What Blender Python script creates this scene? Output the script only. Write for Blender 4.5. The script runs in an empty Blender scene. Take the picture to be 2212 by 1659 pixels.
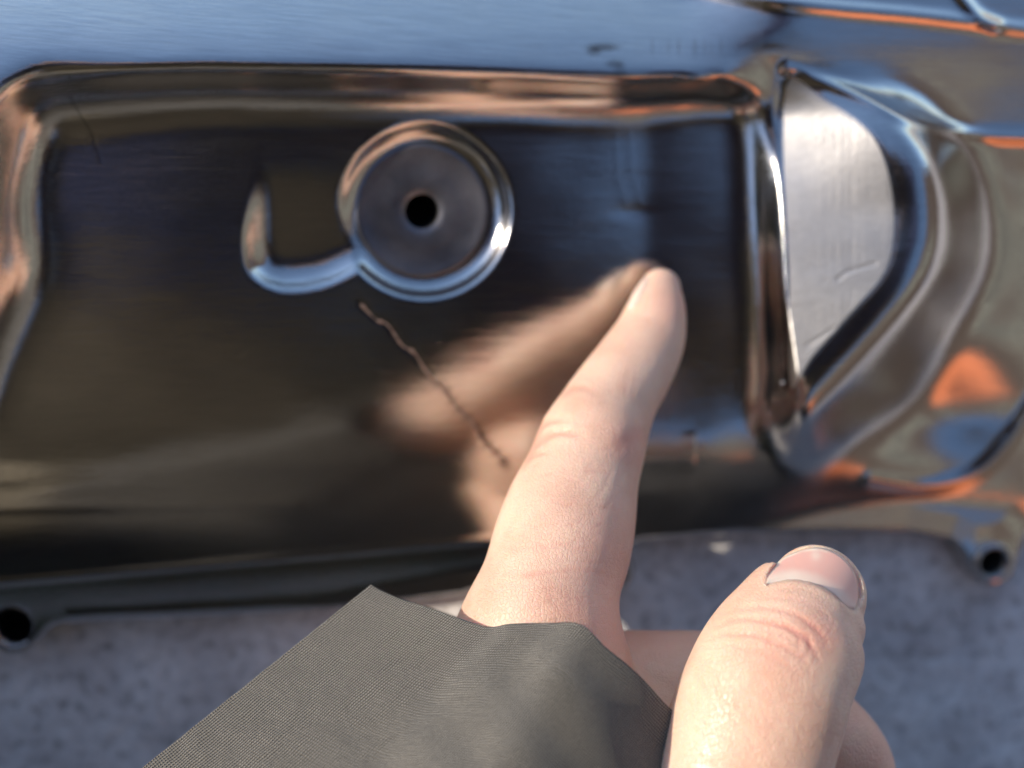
import bpy, bmesh, math, random
import numpy as np
from mathutils import Vector, Matrix
from mathutils.bvhtree import BVHTree
random.seed(4); rng = np.random.RandomState(7)
S = 0.001                                   # everything is designed in millimetres

# ------------------------------------------------------------------ camera, sky, sun, exposure
W0, H0 = 2212.0, 1659.0                     # size of the traced picture
def nrm(v):
    v = np.asarray(v, float); return v/np.linalg.norm(v)
UPC = nrm([0.10, -0.20, 0.97])              # world up seen from the camera
Yw = nrm(np.array([0, 1, 0])-UPC[1]*UPC); Xw = np.cross(Yw, UPC)
R = np.array([Xw, Yw, UPC])                 # camera axes -> world
FOCUS0 = 182.0
TIP = np.array([(1415-1106)/W0*FOCUS0, (829.5-590)/W0*FOCUS0, -FOCUS0])
CAM = np.array([0, 0, 23.0]) - R@TIP
def pt(u, v, d):                            # picture position + depth (mm) -> world mm
    return CAM + R@np.array([(u-1106)/W0*d, (829.5-v)/W0*d, -d])
def ray_z(u, v, z):                         # arrays: point of the pixel's ray at world height z
    d = np.stack([(u-1106)/W0, (829.5-v)/W0, -np.ones_like(u)], -1)@R.T
    t = (z-CAM[2])/d[..., 2]
    return CAM + d*t[..., None]
def proj(P):                                # world mm -> picture, depth
    c = (np.asarray(P)-CAM)@R
    d = -c[..., 2]
    return 1106+c[..., 0]/d*W0, 829.5-c[..., 1]/d*W0, d

sc = bpy.context.scene
cam = bpy.data.cameras.new('camera'); camo = bpy.data.objects.new('camera', cam)
sc.collection.objects.link(camo); sc.camera = camo
mw = Matrix([list(R[0])+[CAM[0]*S], list(R[1])+[CAM[1]*S], list(R[2])+[CAM[2]*S], [0, 0, 0, 1]])
camo.matrix_world = mw
cam.lens = 36; cam.sensor_width = 36; cam.clip_start = 0.004; cam.clip_end = 500
cam.dof.use_dof = True; cam.dof.focus_distance = 0.141; cam.dof.aperture_fstop = 8.5

_e, _a = math.radians(25.5), math.radians(-74)  # sun elevation and azimuth (from +Y, the top of the picture)
SUN_W = np.array([math.sin(_a)*math.cos(_e), math.cos(_a)*math.cos(_e), math.sin(_e)])
sun_el = math.asin(SUN_W[2]); sun_az = math.atan2(SUN_W[0], SUN_W[1])
wd = bpy.data.worlds.new('World'); sc.world = wd; wd.use_nodes = True
wn = wd.node_tree.nodes; wl = wd.node_tree.links
sky = wn.new('ShaderNodeTexSky'); sky.sky_type = 'NISHITA'; sky.sun_disc = False
sky.sun_elevation = sun_el; sky.sun_rotation = sun_az
sky.air_density = 1.0; sky.dust_density = 1.2; sky.ozone_density = 1.6; sky.altitude = 1200
wl.new(sky.outputs[0], wn['Background'].inputs[0]); wn['Background'].inputs[1].default_value = 0.15
sl = bpy.data.lights.new('sun', 'SUN'); sl.energy = 3.2; sl.angle = math.radians(0.5); sl.color = (1, 0.87, 0.69)
so = bpy.data.objects.new('sun', sl); sc.collection.objects.link(so)
so.rotation_euler = Vector(SUN_W).to_track_quat('Z', 'Y').to_euler()
so.location = (-0.4, 0.1, 0.6)
sc.view_settings.view_transform = 'Standard'; sc.view_settings.look = 'None'
sc.view_settings.exposure = 0.76; sc.view_settings.gamma = 1.0
sc.cycles.max_bounces = 10; sc.cycles.glossy_bounces = 6
sc.cycles.sample_clamp_indirect = 8.0

# ------------------------------------------------------------------ helpers
def link_mesh(name, V, F, mat, parent=None, smooth=True):
    me = bpy.data.meshes.new(name)
    V = np.asarray(V, float)*S
    if isinstance(F, np.ndarray):
        k = F.shape[1]; n = len(F)
        me.vertices.add(len(V)); me.vertices.foreach_set('co', V.astype(np.float32).ravel())
        me.loops.add(n*k); me.loops.foreach_set('vertex_index', F.astype(np.int32).ravel())
        me.polygons.add(n); me.polygons.foreach_set('loop_start', np.arange(0, n*k, k, dtype=np.int32))
        me.polygons.foreach_set('loop_total', np.full(n, k, np.int32))
        me.update(calc_edges=True)
    else:
        me.from_pydata([tuple(v) for v in V], [], F)
    me.validate(); me.update()
    if smooth: me.polygons.foreach_set('use_smooth', np.ones(len(me.polygons), bool))
    if mat: me.materials.append(mat)
    o = bpy.data.objects.new(name, me); sc.collection.objects.link(o)
    if parent: o.parent = parent
    return o
def thing(name, label, cat, loc=(0, 0, 0)):
    o = bpy.data.objects.new(name, None); sc.collection.objects.link(o)
    o['label'] = label; o['category'] = cat; o.empty_display_size = 0.01
    return o
def tag(o, label, cat): o['label'] = label; o['category'] = cat; return o
def attr(o, name, a):
    at = o.data.attributes.new(name, 'FLOAT', 'POINT'); at.data.foreach_set('value', np.asarray(a, np.float32).ravel())
def resample(P, n):
    L_ = np.concatenate([[0], np.cumsum(np.linalg.norm(np.diff(P, axis=0), axis=1))]); t = np.linspace(0, L_[-1], n)
    return np.stack([np.interp(t, L_, P[:, k]) for k in range(P.shape[1])], 1)
def sst(a, b, x):
    t = np.clip((x-a)/(b-a), 0, 1); return t*t*(3-2*t)
def smin(a, b, k):
    h = np.clip(0.5+0.5*(b-a)/k, 0, 1); return b*(1-h)+a*h-k*h*(1-h)
def smax(a, b, k): return -smin(-a, -b, k)
def poly_d(u, v, P, closed=False):          # distance to a polyline, parameter along it
    best = np.full(u.shape, 1e9); par = np.zeros(u.shape); acc = 0
    P = [np.array(p, float) for p in P]; Q = P+[P[0]] if closed else P
    for a, b in zip(Q[:-1], Q[1:]):
        e = b-a; L = np.hypot(*e)+1e-9
        t = np.clip(((u-a[0])*e[0]+(v-a[1])*e[1])/L**2, 0, 1)
        d = np.hypot(u-a[0]-t*e[0], v-a[1]-t*e[1]); m = d < best
        best[m] = d[m]; par[m] = (acc+t*L)[m]; acc += L
    return best, par/acc
def inside(u, v, P):
    c = np.zeros(u.shape, bool); n = len(P)
    for i in range(n):
        x1, y1 = P[i]; x2, y2 = P[(i+1) % n]
        m = (y1 > v) != (y2 > v)
        xi = (x2-x1)*(v-y1)/((y2-y1) if y2 != y1 else 1e-9)+x1
        c ^= m & (u < xi)
    return c
def sd(u, v, P):                            # positive inside
    d, _ = poly_d(u, v, P, True); return np.where(inside(u, v, P), d, -d)
def curve(P, n=12, closed=False):           # Catmull-Rom
    P = [np.array(p, float) for p in P]; out = []
    N = len(P)
    for i in range(N if closed else N-1):
        p0 = P[(i-1) % N] if closed or i > 0 else 2*P[0]-P[1]
        p1 = P[i]; p2 = P[(i+1) % N]
        p3 = P[(i+2) % N] if closed or i+2 < N else 2*P[-1]-P[-2]
        for k in range(n):
            t = k/n
            out.append(0.5*((2*p1)+(-p0+p2)*t+(2*p0-5*p1+4*p2-p3)*t*t+(-p0+3*p1-3*p2+p3)*t**3))
    if not closed: out.append(P[-1])
    return np.array(out)
def waves(u, v, n, lmin, lmax, seed, ani=1.0):
    r = np.random.RandomState(seed); z = np.zeros(u.shape)
    for _ in range(n):
        l = math.exp(r.uniform(math.log(lmin), math.log(lmax))); a = r.uniform(0, math.pi)
        z += l/lmax*np.sin(2*math.pi*(u*math.cos(a)/ani+v*math.sin(a))/l+r.uniform(0, 6.28))
    return z/math.sqrt(n)

# ------------------------------------------------------------------ materials
def mat(name):
    m = bpy.data.materials.new(name); m.use_nodes = True
    return m, m.node_tree.nodes, m.node_tree.links, m.node_tree.nodes['Principled BSDF']
def N(nodes, t, **kw):
    n = nodes.new(t)
    for k, v in kw.items():
        if k.startswith('i_'): n.inputs[int(k[2:]) if k[2:].isdigit() else k[2:].replace('_', ' ')].default_value = v
        else: setattr(n, k, v)
    return n
def ramp(nodes, stops):
    r = nodes.new('ShaderNodeValToRGB'); e = r.color_ramp.elements
    e[0].position, e[0].color = stops[0][0], (*stops[0][1], 1)
    e[1].position, e[1].color = stops[-1][0], (*stops[-1][1], 1)
    for p, c in stops[1:-1]: x = e.new(p); x.color = (*c, 1)
    return r
def metal(name, base, rough, scratch=0.25, stretch=(40, 900, 900), attrs=False):
    m, n, l, b = mat(name)
    b.inputs['Metallic'].default_value = 1
    tc = N(n, 'ShaderNodeTexCoord')
    mp = N(n, 'ShaderNodeMapping'); mp.inputs['Scale'].default_value = stretch
    l.new(tc.outputs['Object'], mp.inputs[0])
    s = N(n, 'ShaderNodeTexNoise'); s.inputs['Scale'].default_value = 1.6; s.inputs['Detail'].default_value = 6; s.inputs['Roughness'].default_value = 0.7
    l.new(mp.outputs[0], s.inputs['Vector'])
    big = N(n, 'ShaderNodeTexNoise'); big.inputs['Scale'].default_value = 60; big.inputs['Detail'].default_value = 5
    l.new(tc.outputs['Object'], big.inputs['Vector'])
    rr = N(n, 'ShaderNodeMapRange'); rr.inputs[1].default_value = 0.35; rr.inputs[2].default_value = 0.7
    rr.inputs[3].default_value = rough*0.75; rr.inputs[4].default_value = rough*1.5
    l.new(big.outputs[0], rr.inputs[0])
    c = ramp(n, [(0.3, tuple(x*0.88 for x in base)), (0.62, base)]); l.new(s.outputs[0], c.inputs[0])
    bp = N(n, 'ShaderNodeBump'); bp.inputs['Strength'].default_value = scratch; bp.inputs['Distance'].default_value = 0.00008
    l.new(s.outputs[0], bp.inputs['Height']); l.new(bp.outputs[0], b.inputs['Normal'])
    if attrs:
        a = N(n, 'ShaderNodeAttribute', attribute_name='dull'); add = N(n, 'ShaderNodeMath', operation='MULTIPLY_ADD')
        l.new(a.outputs['Fac'], add.inputs[0]); add.inputs[1].default_value = 0.30; l.new(rr.outputs[0], add.inputs[2])
        l.new(add.outputs[0], b.inputs['Roughness'])
        st = N(n, 'ShaderNodeAttribute', attribute_name='stain'); mx = N(n, 'ShaderNodeMix', data_type='RGBA')
        l.new(st.outputs['Fac'], mx.inputs[0]); l.new(c.outputs[0], mx.inputs[6]); mx.inputs[7].default_value = (0.10, 0.085, 0.08, 1)
        l.new(mx.outputs[2], b.inputs['Base Color'])
    else:
        l.new(rr.outputs[0], b.inputs['Roughness']); l.new(c.outputs[0], b.inputs['Base Color'])
    return m
M_ALU = metal('polished_aluminium', (0.57, 0.55, 0.535), 0.085, 0.5, attrs=True)
M_DISC = metal('machined_aluminium', (0.19, 0.19, 0.215), 0.42, 0.5, (500, 500, 500))
M_EDGE = metal('cast_aluminium', (0.42, 0.42, 0.43), 0.30, 0.6, (300, 300, 300))
def simple(name, col, rough=0.7, metallic=0.0):
    m, n, l, b = mat(name); b.inputs['Roughness'].default_value = rough; b.inputs['Metallic'].default_value = metallic
    tc = N(n, 'ShaderNodeTexCoord'); s = N(n, 'ShaderNodeTexNoise'); s.inputs['Scale'].default_value = 40; s.inputs['Detail'].default_value = 6
    l.new(tc.outputs['Object'], s.inputs['Vector'])
    c = ramp(n, [(0.3, tuple(x*0.7 for x in col)), (0.7, tuple(min(1, x*1.2) for x in col))]); l.new(s.outputs[0], c.inputs[0])
    l.new(c.outputs[0], b.inputs['Base Color']); return m
M_BORE = simple('bore_black', (0.010, 0.010, 0.010), 0.8)
M_CRACK = simple('crack_residue', (0.26, 0.18, 0.145), 0.5, 0.5)

# ground: rough pale stone
M_GND, n, l, b = mat('rough_concrete')
tc = N(n, 'ShaderNodeTexCoord')
n1 = N(n, 'ShaderNodeTexNoise'); n1.inputs['Scale'].default_value = 330; n1.inputs['Detail'].default_value = 8; n1.inputs['Roughness'].default_value = 0.62
n2 = N(n, 'ShaderNodeTexNoise'); n2.inputs['Scale'].default_value = 55; n2.inputs['Detail'].default_value = 5
for q in (n1, n2): l.new(tc.outputs['Object'], q.inputs['Vector'])
r1 = ramp(n, [(0.33, (0.40, 0.39, 0.39)), (0.45, (0.74, 0.73, 0.74)), (0.60, (0.84, 0.83, 0.84)), (0.75, (0.93, 0.92, 0.93))]); l.new(n1.outputs[0], r1.inputs[0])
r2 = ramp(n, [(0.3, (0.70, 0.69, 0.70)), (0.6, (1, 1, 1))]); l.new(n2.outputs[0], r2.inputs[0])
mx = N(n, 'ShaderNodeMix', data_type='RGBA', blend_type='MULTIPLY'); mx.inputs[0].default_value = 1
l.new(r1.outputs[0], mx.inputs[6]); l.new(r2.outputs[0], mx.inputs[7]); l.new(mx.outputs[2], b.inputs['Base Color'])
b.inputs['Roughness'].default_value = 0.9
bp = N(n, 'ShaderNodeBump'); bp.inputs['Strength'].default_value = 0.8; bp.inputs['Distance'].default_value = 0.0008
l.new(n1.outputs[0], bp.inputs['Height']); l.new(bp.outputs[0], b.inputs['Normal'])

# skin
M_SKIN, n, l, b = mat('skin')
tc = N(n, 'ShaderNodeTexCoord')
na = N(n, 'ShaderNodeTexNoise'); na.inputs['Scale'].default_value = 130; na.inputs['Detail'].default_value = 4
l.new(tc.outputs['Object'], na.inputs['Vector'])
ra = ramp(n, [(0.3, (0.67, 0.41, 0.31)), (0.55, (0.75, 0.50, 0.385)), (0.75, (0.79, 0.555, 0.43))]); l.new(na.outputs[0], ra.inputs[0])
at = N(n, 'ShaderNodeAttribute', attribute_name='red')
mx = N(n, 'ShaderNodeMix', data_type='RGBA'); l.new(at.outputs['Fac'], mx.inputs[0]); l.new(ra.outputs[0], mx.inputs[6]); mx.inputs[7].default_value = (0.66, 0.27, 0.21, 1)
l.new(mx.outputs[2], b.inputs['Base Color'])
b.inputs['Subsurface Weight'].default_value = 0.55; b.inputs['Subsurface Radius'].default_value = (1.0, 0.35, 0.18); b.inputs['Subsurface Scale'].default_value = 0.0022
b.inputs['Roughness'].default_value = 0.37; b.inputs['Specular IOR Level'].default_value = 0.5
vo = N(n, 'ShaderNodeTexVoronoi', feature='DISTANCE_TO_EDGE'); vo.inputs['Scale'].default_value = 2000
wp = N(n, 'ShaderNodeTexNoise'); wp.inputs['Scale'].default_value = 700; wp.inputs['Detail'].default_value = 5
l.new(tc.outputs['Object'], wp.inputs['Vector'])
mpp = N(n, 'ShaderNodeMapping'); mpp.inputs['Scale'].default_value = (1, 0.55, 1); mpp.inputs['Rotation'].default_value = (0, 0, 0.5)
l.new(tc.outputs['Object'], mpp.inputs[0])
vm = N(n, 'ShaderNodeVectorMath', operation='MULTIPLY_ADD'); l.new(wp.outputs['Color'], vm.inputs[0]); vm.inputs[1].default_value = (0.0007,)*3; l.new(mpp.outputs[0], vm.inputs[2])
l.new(vm.outputs[0], vo.inputs['Vector'])
rv = ramp(n, [(0.0, (0, 0, 0)), (0.12, (1, 1, 1))]); l.new(vo.outputs['Distance'], rv.inputs[0])
ad = N(n, 'ShaderNodeMath', operation='MULTIPLY_ADD'); l.new(rv.outputs[0], ad.inputs[0]); ad.inputs[1].default_value = 0.6; l.new(wp.outputs[0], ad.inputs[2])
bp = N(n, 'ShaderNodeBump'); bp.inputs['Strength'].default_value = 0.9; bp.inputs['Distance'].default_value = 0.00010
l.new(ad.outputs[0], bp.inputs['Height']); l.new(bp.outputs[0], b.inputs['Normal'])

M_NAIL, n, l, b = mat('fingernail')
at = N(n, 'ShaderNodeAttribute', attribute_name='pale')
mx = N(n, 'ShaderNodeMix', data_type='RGBA'); l.new(at.outputs['Fac'], mx.inputs[0]); mx.inputs[6].default_value = (0.74, 0.40, 0.34, 1); mx.inputs[7].default_value = (0.80, 0.66, 0.56, 1)
l.new(mx.outputs[2], b.inputs['Base Color']); b.inputs['Roughness'].default_value = 0.30
b.inputs['Subsurface Weight'].default_value = 0.4; b.inputs['Subsurface Radius'].default_value = (1, .4, .3); b.inputs['Subsurface Scale'].default_value = 0.0012
tc = N(n, 'ShaderNodeTexCoord'); mp = N(n, 'ShaderNodeMapping'); mp.inputs['Scale'].default_value = (1400, 150, 300); mp.inputs['Rotation'].default_value = (0, 0, -0.35)
l.new(tc.outputs['Object'], mp.inputs[0]); s = N(n, 'ShaderNodeTexNoise'); s.inputs['Scale'].default_value = 1; l.new(mp.outputs[0], s.inputs['Vector'])
bp = N(n, 'ShaderNodeBump'); bp.inputs['Strength'].default_value = 0.25; bp.inputs['Distance'].default_value = 0.00005; l.new(s.outputs[0], bp.inputs['Height']); l.new(bp.outputs[0], b.inputs['Normal'])

# woven jacket cloth (uv in millimetres)
M_CLOTH, n, l, b = mat('woven_cloth')
uv = N(n, 'ShaderNodeUVMap'); uv.uv_map = 'UVMap'
wn1 = N(n, 'ShaderNodeTexNoise'); wn1.inputs['Scale'].default_value = 0.25; wn1.inputs['Detail'].default_value = 3; l.new(uv.outputs[0], wn1.inputs['Vector'])
vm = N(n, 'ShaderNodeVectorMath', operation='MULTIPLY_ADD'); l.new(wn1.outputs['Color'], vm.inputs[0]); vm.inputs[1].default_value = (0.8,)*3; l.new(uv.outputs[0], vm.inputs[2])
sx = N(n, 'ShaderNodeSeparateXYZ'); l.new(vm.outputs[0], sx.inputs[0])
def sinw(src, period):
    a = N(n, 'ShaderNodeMath', operation='MULTIPLY'); l.new(src, a.inputs[0]); a.inputs[1].default_value = 2*math.pi/period
    s_ = N(n, 'ShaderNodeMath', operation='SINE'); l.new(a.outputs[0], s_.inputs[0]); return s_.outputs[0]
A = sinw(sx.outputs[0], 0.41); B = sinw(sx.outputs[1], 0.38)
pr = N(n, 'ShaderNodeMath', operation='MULTIPLY_ADD'); l.new(A, pr.inputs[0]); pr.inputs[1].default_value = 0.55
b2 = N(n, 'ShaderNodeMath', operation='MULTIPLY'); l.new(B, b2.inputs[0]); b2.inputs[1].default_value = 0.5; l.new(b2.outputs[0], pr.inputs[2])
fl = N(n, 'ShaderNodeTexNoise'); fl.inputs['Scale'].default_value = 1.9; fl.inputs['Detail'].default_value = 2; l.new(uv.outputs[0], fl.inputs['Vector'])
sm = N(n, 'ShaderNodeMath', operation='MULTIPLY_ADD'); l.new(fl.outputs[0], sm.inputs[0]); sm.inputs[1].default_value = 1.3; l.new(pr.outputs[0], sm.inputs[2])
rc = ramp(n, [(0.0, (0.040, 0.035, 0.030)), (0.5, (0.092, 0.083, 0.072)), (1.0, (0.195, 0.172, 0.142))])
mr = N(n, 'ShaderNodeMapRange'); mr.inputs[1].default_value = -0.3; mr.inputs[2].default_value = 1.7; l.new(sm.outputs[0], mr.inputs[0]); l.new(mr.outputs[0], rc.inputs[0])
l.new(rc.outputs[0], b.inputs['Base Color']); b.inputs['Roughness'].default_value = 0.75
b.inputs['Sheen Weight'].default_value = 0.25; b.inputs['Sheen Roughness'].default_value = 0.4
bp = N(n, 'ShaderNodeBump'); bp.inputs['Strength'].default_value = 1.0; bp.inputs['Distance'].default_value = 0.00018
l.new(pr.outputs[0], bp.inputs['Height']); l.new(bp.outputs[0], b.inputs['Normal'])
M_JACKET = simple('jacket_cloth', (0.19, 0.155, 0.10), 0.8)
M_HAIR = simple('dark_hair', (0.03, 0.02, 0.015), 0.5)
M_FACE = simple('face_skin', (0.60, 0.38, 0.28), 0.5)
M_PLAST = simple('black_plastic', (0.02, 0.02, 0.022), 0.35)

# ------------------------------------------------------------------ ground: one sheet, fine near the cover, out to the horizon
def axis(a, b, far):
    core = np.arange(a, b+.1, 2.0); out = [far*(k/14)**3+b for k in range(1, 15)]
    lo = [a-far*(k/14)**3 for k in range(14, 0, -1)]
    return np.concatenate([lo, core, out])
gx = axis(-190, 170, 150000.); gy = axis(-160, 130, 150000.)
GX, GY = np.meshgrid(gx, gy, indexing='ij')
GZ = (waves(GX, GY, 24, 6, 60, 3)*0.5)*np.exp(-((GX/400)**2+(GY/400)**2)) + rng.uniform(-.3, .3, GX.shape)
ni, nj = GX.shape; idx = np.arange(ni*nj).reshape(ni, nj)
F = np.stack([idx[:-1, :-1], idx[1:, :-1], idx[1:, 1:], idx[:-1, 1:]], -1).reshape(-1, 4)
g = link_mesh('ground', np.stack([GX, GY, GZ], -1).reshape(-1, 3), F, M_GND); g['kind'] = 'structure'

# ------------------------------------------------------------------ the cover: height over the picture, real height and thickness
cover = thing('engine_cover', 'polished aluminium motorcycle engine cover with recessed panel, lying on rough grey concrete', 'engine cover')
PX = 12.0
st = 4.0
uu = np.arange(-300, 2520, st); vv = np.arange(-260, 1460, st)
U, V = np.meshgrid(uu, vv, indexing='ij')
def integ(keys, v):                         # keys: (v, tilt to the south in degrees) -> height
    g_ = np.arange(-400, 1700, 2.0); s_ = np.tan(np.radians(np.interp(g_, [k[0] for k in keys], [k[1] for k in keys])))
    for _ in range(3): s_ = np.convolve(np.pad(s_, 6, 'edge'), np.ones(13)/13, 'valid')
    h = -np.concatenate([[0], np.cumsum((s_[1:]+s_[:-1])/2*2.0/PX)])
    return np.interp(v, g_, h)
def at_v(keys, v, v0, z0): return integ(keys, v)-integ(keys, np.array(v0, float))+z0
FLOOR = 22.0
vt = V - 0.028*(U-800)*sst(0, 300, 500-V*0.6)          # top edge slopes down to the right
# outer body
KO = [(-400, -34), (-100, -30), (60, -27), (180, -16), (330, -6), (600, 2), (760, 10), (900, 16), (1000, 22), (1100, 30), (1200, 40), (1700, 48)]
TX = (1400-np.clip(U, -400, 1400))/PX*math.tan(math.radians(5.5))     # the whole body falls gently to the right
O = at_v(KO, vt, 150, 31.0)+TX
# recess floor
KF = [(-400, 2), (300, 2), (420, 1), (520, 2), (620, 2), (720, 3), (830, 4), (930, 7), (1010, 17), (1045, 27), (1060, 36), (1074, 14), (1100, 16), (1116, 34), (1165, 31), (1192, 46), (1203, -4), (1214, 38), (1240, 46), (1262, 30), (1276, 62), (1300, 60), (1310, 20), (1700, 20)]
vl = V + 0.085*(U-600)*sst(950, 1150, V)               # the lower bands climb to the right
Fl = at_v(KF, vl, 590, FLOOR) + TX
RB = curve([(-260, 1800), (-220, 1100), (-130, 800), (-90, 620), (-70, 450), (-42, 320), (-8, 215), (60, 158), (120, 142), (500, 146), (900, 152), (1300, 166), (1560, 176), (1640, 200), (1668, 260), (1680, 420), (1690, 620), (1700, 800), (1694, 870), (1694, 1000), (1694, 1400), (1694, 1800)], 8)
RB = [tuple(p) for p in RB]
dR = sd(U, V, RB)/PX
RF = 11.0
def fillet(d, Rr, top=14.0):
    dd = np.clip(d, 0.0, Rr); h = Rr-np.sqrt(np.clip(Rr**2-(Rr-dd)**2, 0, None))
    return np.where(d < 0, Rr + (-d)*3, h)
wallR = np.where(U > 1400, 7.5, RF)
wall = fillet(dR, 15.0 + (11.5-15.0)*sst(60, 500, U) + (8.0-11.5)*sst(1300, 1600, U))
def blur(a, k, it=3):
    for _ in range(it):
        for ax_ in (0, 1):
            p_ = np.pad(a, [(k, k) if ax_ == i else (0, 0) for i in (0, 1)], 'edge'); c_ = np.cumsum(p_, ax_)
            c_ = np.concatenate([np.zeros_like(np.take(c_, [0], ax_)), c_], ax_); n_ = a.shape[ax_]
            a = (np.take(c_, range(2*k+1, 2*k+1+n_), ax_)-np.take(c_, range(0, n_), ax_))/(2*k+1)
    return a
Fl = Fl-2.0*sst(1500, 1800, U)*sst(880, 1020, V)
Hh = smin(O, Fl+wall, 0.9)
b3 = blur(Hh, 3); b8 = blur(Hh, 6); wl_ = sst(330, 60, U)
Hh = b3*(1-wl_)+b8*wl_
# pocket beside the round boss, and the dished boss seat
KP = [(-400, 2), (300, 10), (420, 10), (560, 11), (1700, 11)]
zf = blur(Fl, 3)
Pk = zf+0.5-3.4*sst(280, 600, V)
pr_poly = [tuple(p) for p in curve([(490, 250), (494, 420), (502, 540), (530, 610), (600, 648), (700, 640), (790, 600), (860, 560), (860, 300), (700, 240), (560, 235)], 8, True)]
dP = sd(U, V, pr_poly)/PX
Hh = smin(Hh, Pk+fillet(dP, 8.0), 0.9)
BC = (915., 455.)
rB = np.hypot(U-BC[0], V-BC[1])/PX
dz_b = lambda u_, v_: zf[int(round((u_-uu[0])/st)), int(round((v_-vv[0])/st))]
zu = (dz_b(1000, 455)-dz_b(830, 455))/170; zv = (dz_b(915, 540)-dz_b(915, 370))/170
hb = dz_b(915, 455)-2.7
seat = lambda u_, v_: hb+zu*(u_-BC[0])+(zv-0.002)*(v_-BC[1])
Bs = seat(U, V) + fillet(192/PX-rB, 4.6)
Hh = smin(Hh, Bs, 1.1)
# facet + rounded shoulder at the right end of the body
pod = [(-800, -600), (1500, -600), (1560, 60), (1700, 150), (1850, 215), (1950, 300), (2000, 400), (2005, 520), (1965, 620), (1870, 735), (1760, 850), (1680, 920), (1600, 958), (1480, 975), (1000, 980), (-800, 980)]
pod = [tuple(p) for p in curve(pod[2:-1], 6)]
pod = [(-800, -600), (1500, -600)]+pod+[(-800, 980)]
dpod = sd(U, V, pod)/PX
# facet tilts to the west: rises to the right beyond the recess wall
fac_poly = [(1692, 190), (1790, 215), (1880, 280), (1925, 380), (1935, 500), (1915, 590), (1840, 680), (1760, 770), (1706, 840), (1700, 620)]
fac_poly = [tuple(p) for p in curve(fac_poly, 6, True)]
dfac = sd(U, V, fac_poly)/PX
facet = float(at_v(KF, np.array(590.), 590, FLOOR))+7.2 + (U-1695)/PX*math.tan(math.radians(18.5)) + (U-1695)/PX*0.11*sst(480, 250, V) - (V-500)/PX*math.tan(math.radians(-9))
right_O = np.where(U > 1600, facet, O)
t_ = sst(1560, 1690, U)*sst(60, 260, V)
O2 = O*(1-t_)+facet*t_
Hh2 = smin(O2, Fl+wall, 0.5); Hh = blur(Hh, 1, 2)
sel = sst(1450, 1560, U)
Hh = Hh*(1-sel)+Hh2*sel
# lower surface to the right of the body
KL = [(-400, -24), (-60, -12), (40, 4), (120, 12), (180, 20), (300, 34), (380, 20), (450, 4), (640, 2), (760, 12), (860, 16), (930, 8), (1000, 14), (1060, 30), (1120, 45), (1700, 50)]
Lw = at_v(KL, V-0.22*(U-2000)*sst(0, 400, V), 500, 15.5) + 3.5*sst(150, 480, V) + 1.8*np.sin((U-1960)/95.0)*sst(250, 500, V)*(1-sst(900, 1100, V))
Lw -= (U-2000)/PX*0.10
dbowl = np.hypot((U-2060)/190, (V-900)/120)
Lw -= 4.6*np.exp(-dbowl**2*1.1)
drop = np.where(dpod < 0, 0, 0)
cl = np.clip(-dpod+4.0, 0, None)
H_pod = Hh - np.where(cl < 9, 9-np.sqrt(np.clip(81-cl**2, 0, None)), 9+(cl-9)*2.5)
base_ = Lw+(Fl-Lw)*sst(2100, 1650, U)*sst(780, 930, V+0.3*(1700-U))
Hs = smax(H_pod, base_ - 12*sst(100, 260, V)*sst(-3, 3, dpod)*sst(940, 900, V), 1.2)
wR = np.maximum(sst(1450, 1750, U), sst(150, 260, V)*sst(1460, 1520, U)); Hh = Hh*(1-wR)+Hs*wR
wB = sst(-1.5, -5, dpod); Hh = Hh*(1-wB)+blur(Hh, 6)*wB
wC = np.maximum(sst(-0.3, -1.5, dfac)*sst(1480, 1560, U), sst(800, 860, V)*(U > 1500)); Hh = Hh*(1-wC)+blur(Hh, 4, 3)*wC
wD = np.exp(-(((U-1640)/90)**2+((V-925)/60)**2)**1.5); Hh = Hh*(1-wD)+blur(Hh, 4)*wD
Hh += 2.6*np.exp(-((U+30)/105)**2-((V-560)/135)**2)
# raised rims, upper right plate
def ridge(P, a, w):
    d, t = poly_d(U, V, curve(P, 8)); return a*np.exp(-(d/w)**2)
Hh += ridge([(1300, -60), (1700, 5), (2000, 35), (2260, 70)], 0.9, 16)
Hh += ridge([(2040, -60), (2100, 20), (2150, 55)], 0.8, 14)
Hh += ridge([(1700, 150), (1830, 195), (1960, 255), (2100, 290), (2300, 300)], 0.8, 14)
Hh += ridge([(1880, 1035), (2000, 1050), (2110, 1020), (2190, 940), (2240, 850)], 0.9, 15)
Hh += ridge([(-60, 1262), (500, 1215), (1060, 1165), (1300, 1140)], 0.32, 8)
Hh += ridge([(-60, 1098), (300, 1092), (640, 1090)], 0.16, 14)
Hh += ridge([(150, 1330), (400, 1318), (700, 1300), (1000, 1262)], 0.40, 9)
Hh += waves(U, V, 18, 90, 330, 31, 2.2)*0.42*sst(-1, -6, dpod)*sst(200, 420, V)*sst(1120, 980, V)
# waviness of hand polishing
Hh += waves(U, V, 26, 60, 420, 11, 1.8)*0.12*(1-0.6*sst(0.5, 1, sst(160, 40, V)))
Hh += waves(U, V, 30, 14, 50, 12, 4.0)*0.005
colr = rng.normal(size=U.shape[0]); colr = np.convolve(colr, [.25, .5, .25], 'same')
Hh += 0.006*colr[:, None]*sst(0.0, 1.0, dfac)*(0.6+0.4*np.sin(V*0.05+U*0.01))
# dent and drip mark
d1 = np.hypot((U-1368)/40, (V-458)/13); Hh -= 0.13*np.exp(-d1**2)
d2, _ = poly_d(U, V, [(1345, 290), (1350, 380), (1368, 440)]); Hh += 0.009*np.exp(-((d2-16)/6)**2)*(V > 280)
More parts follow.
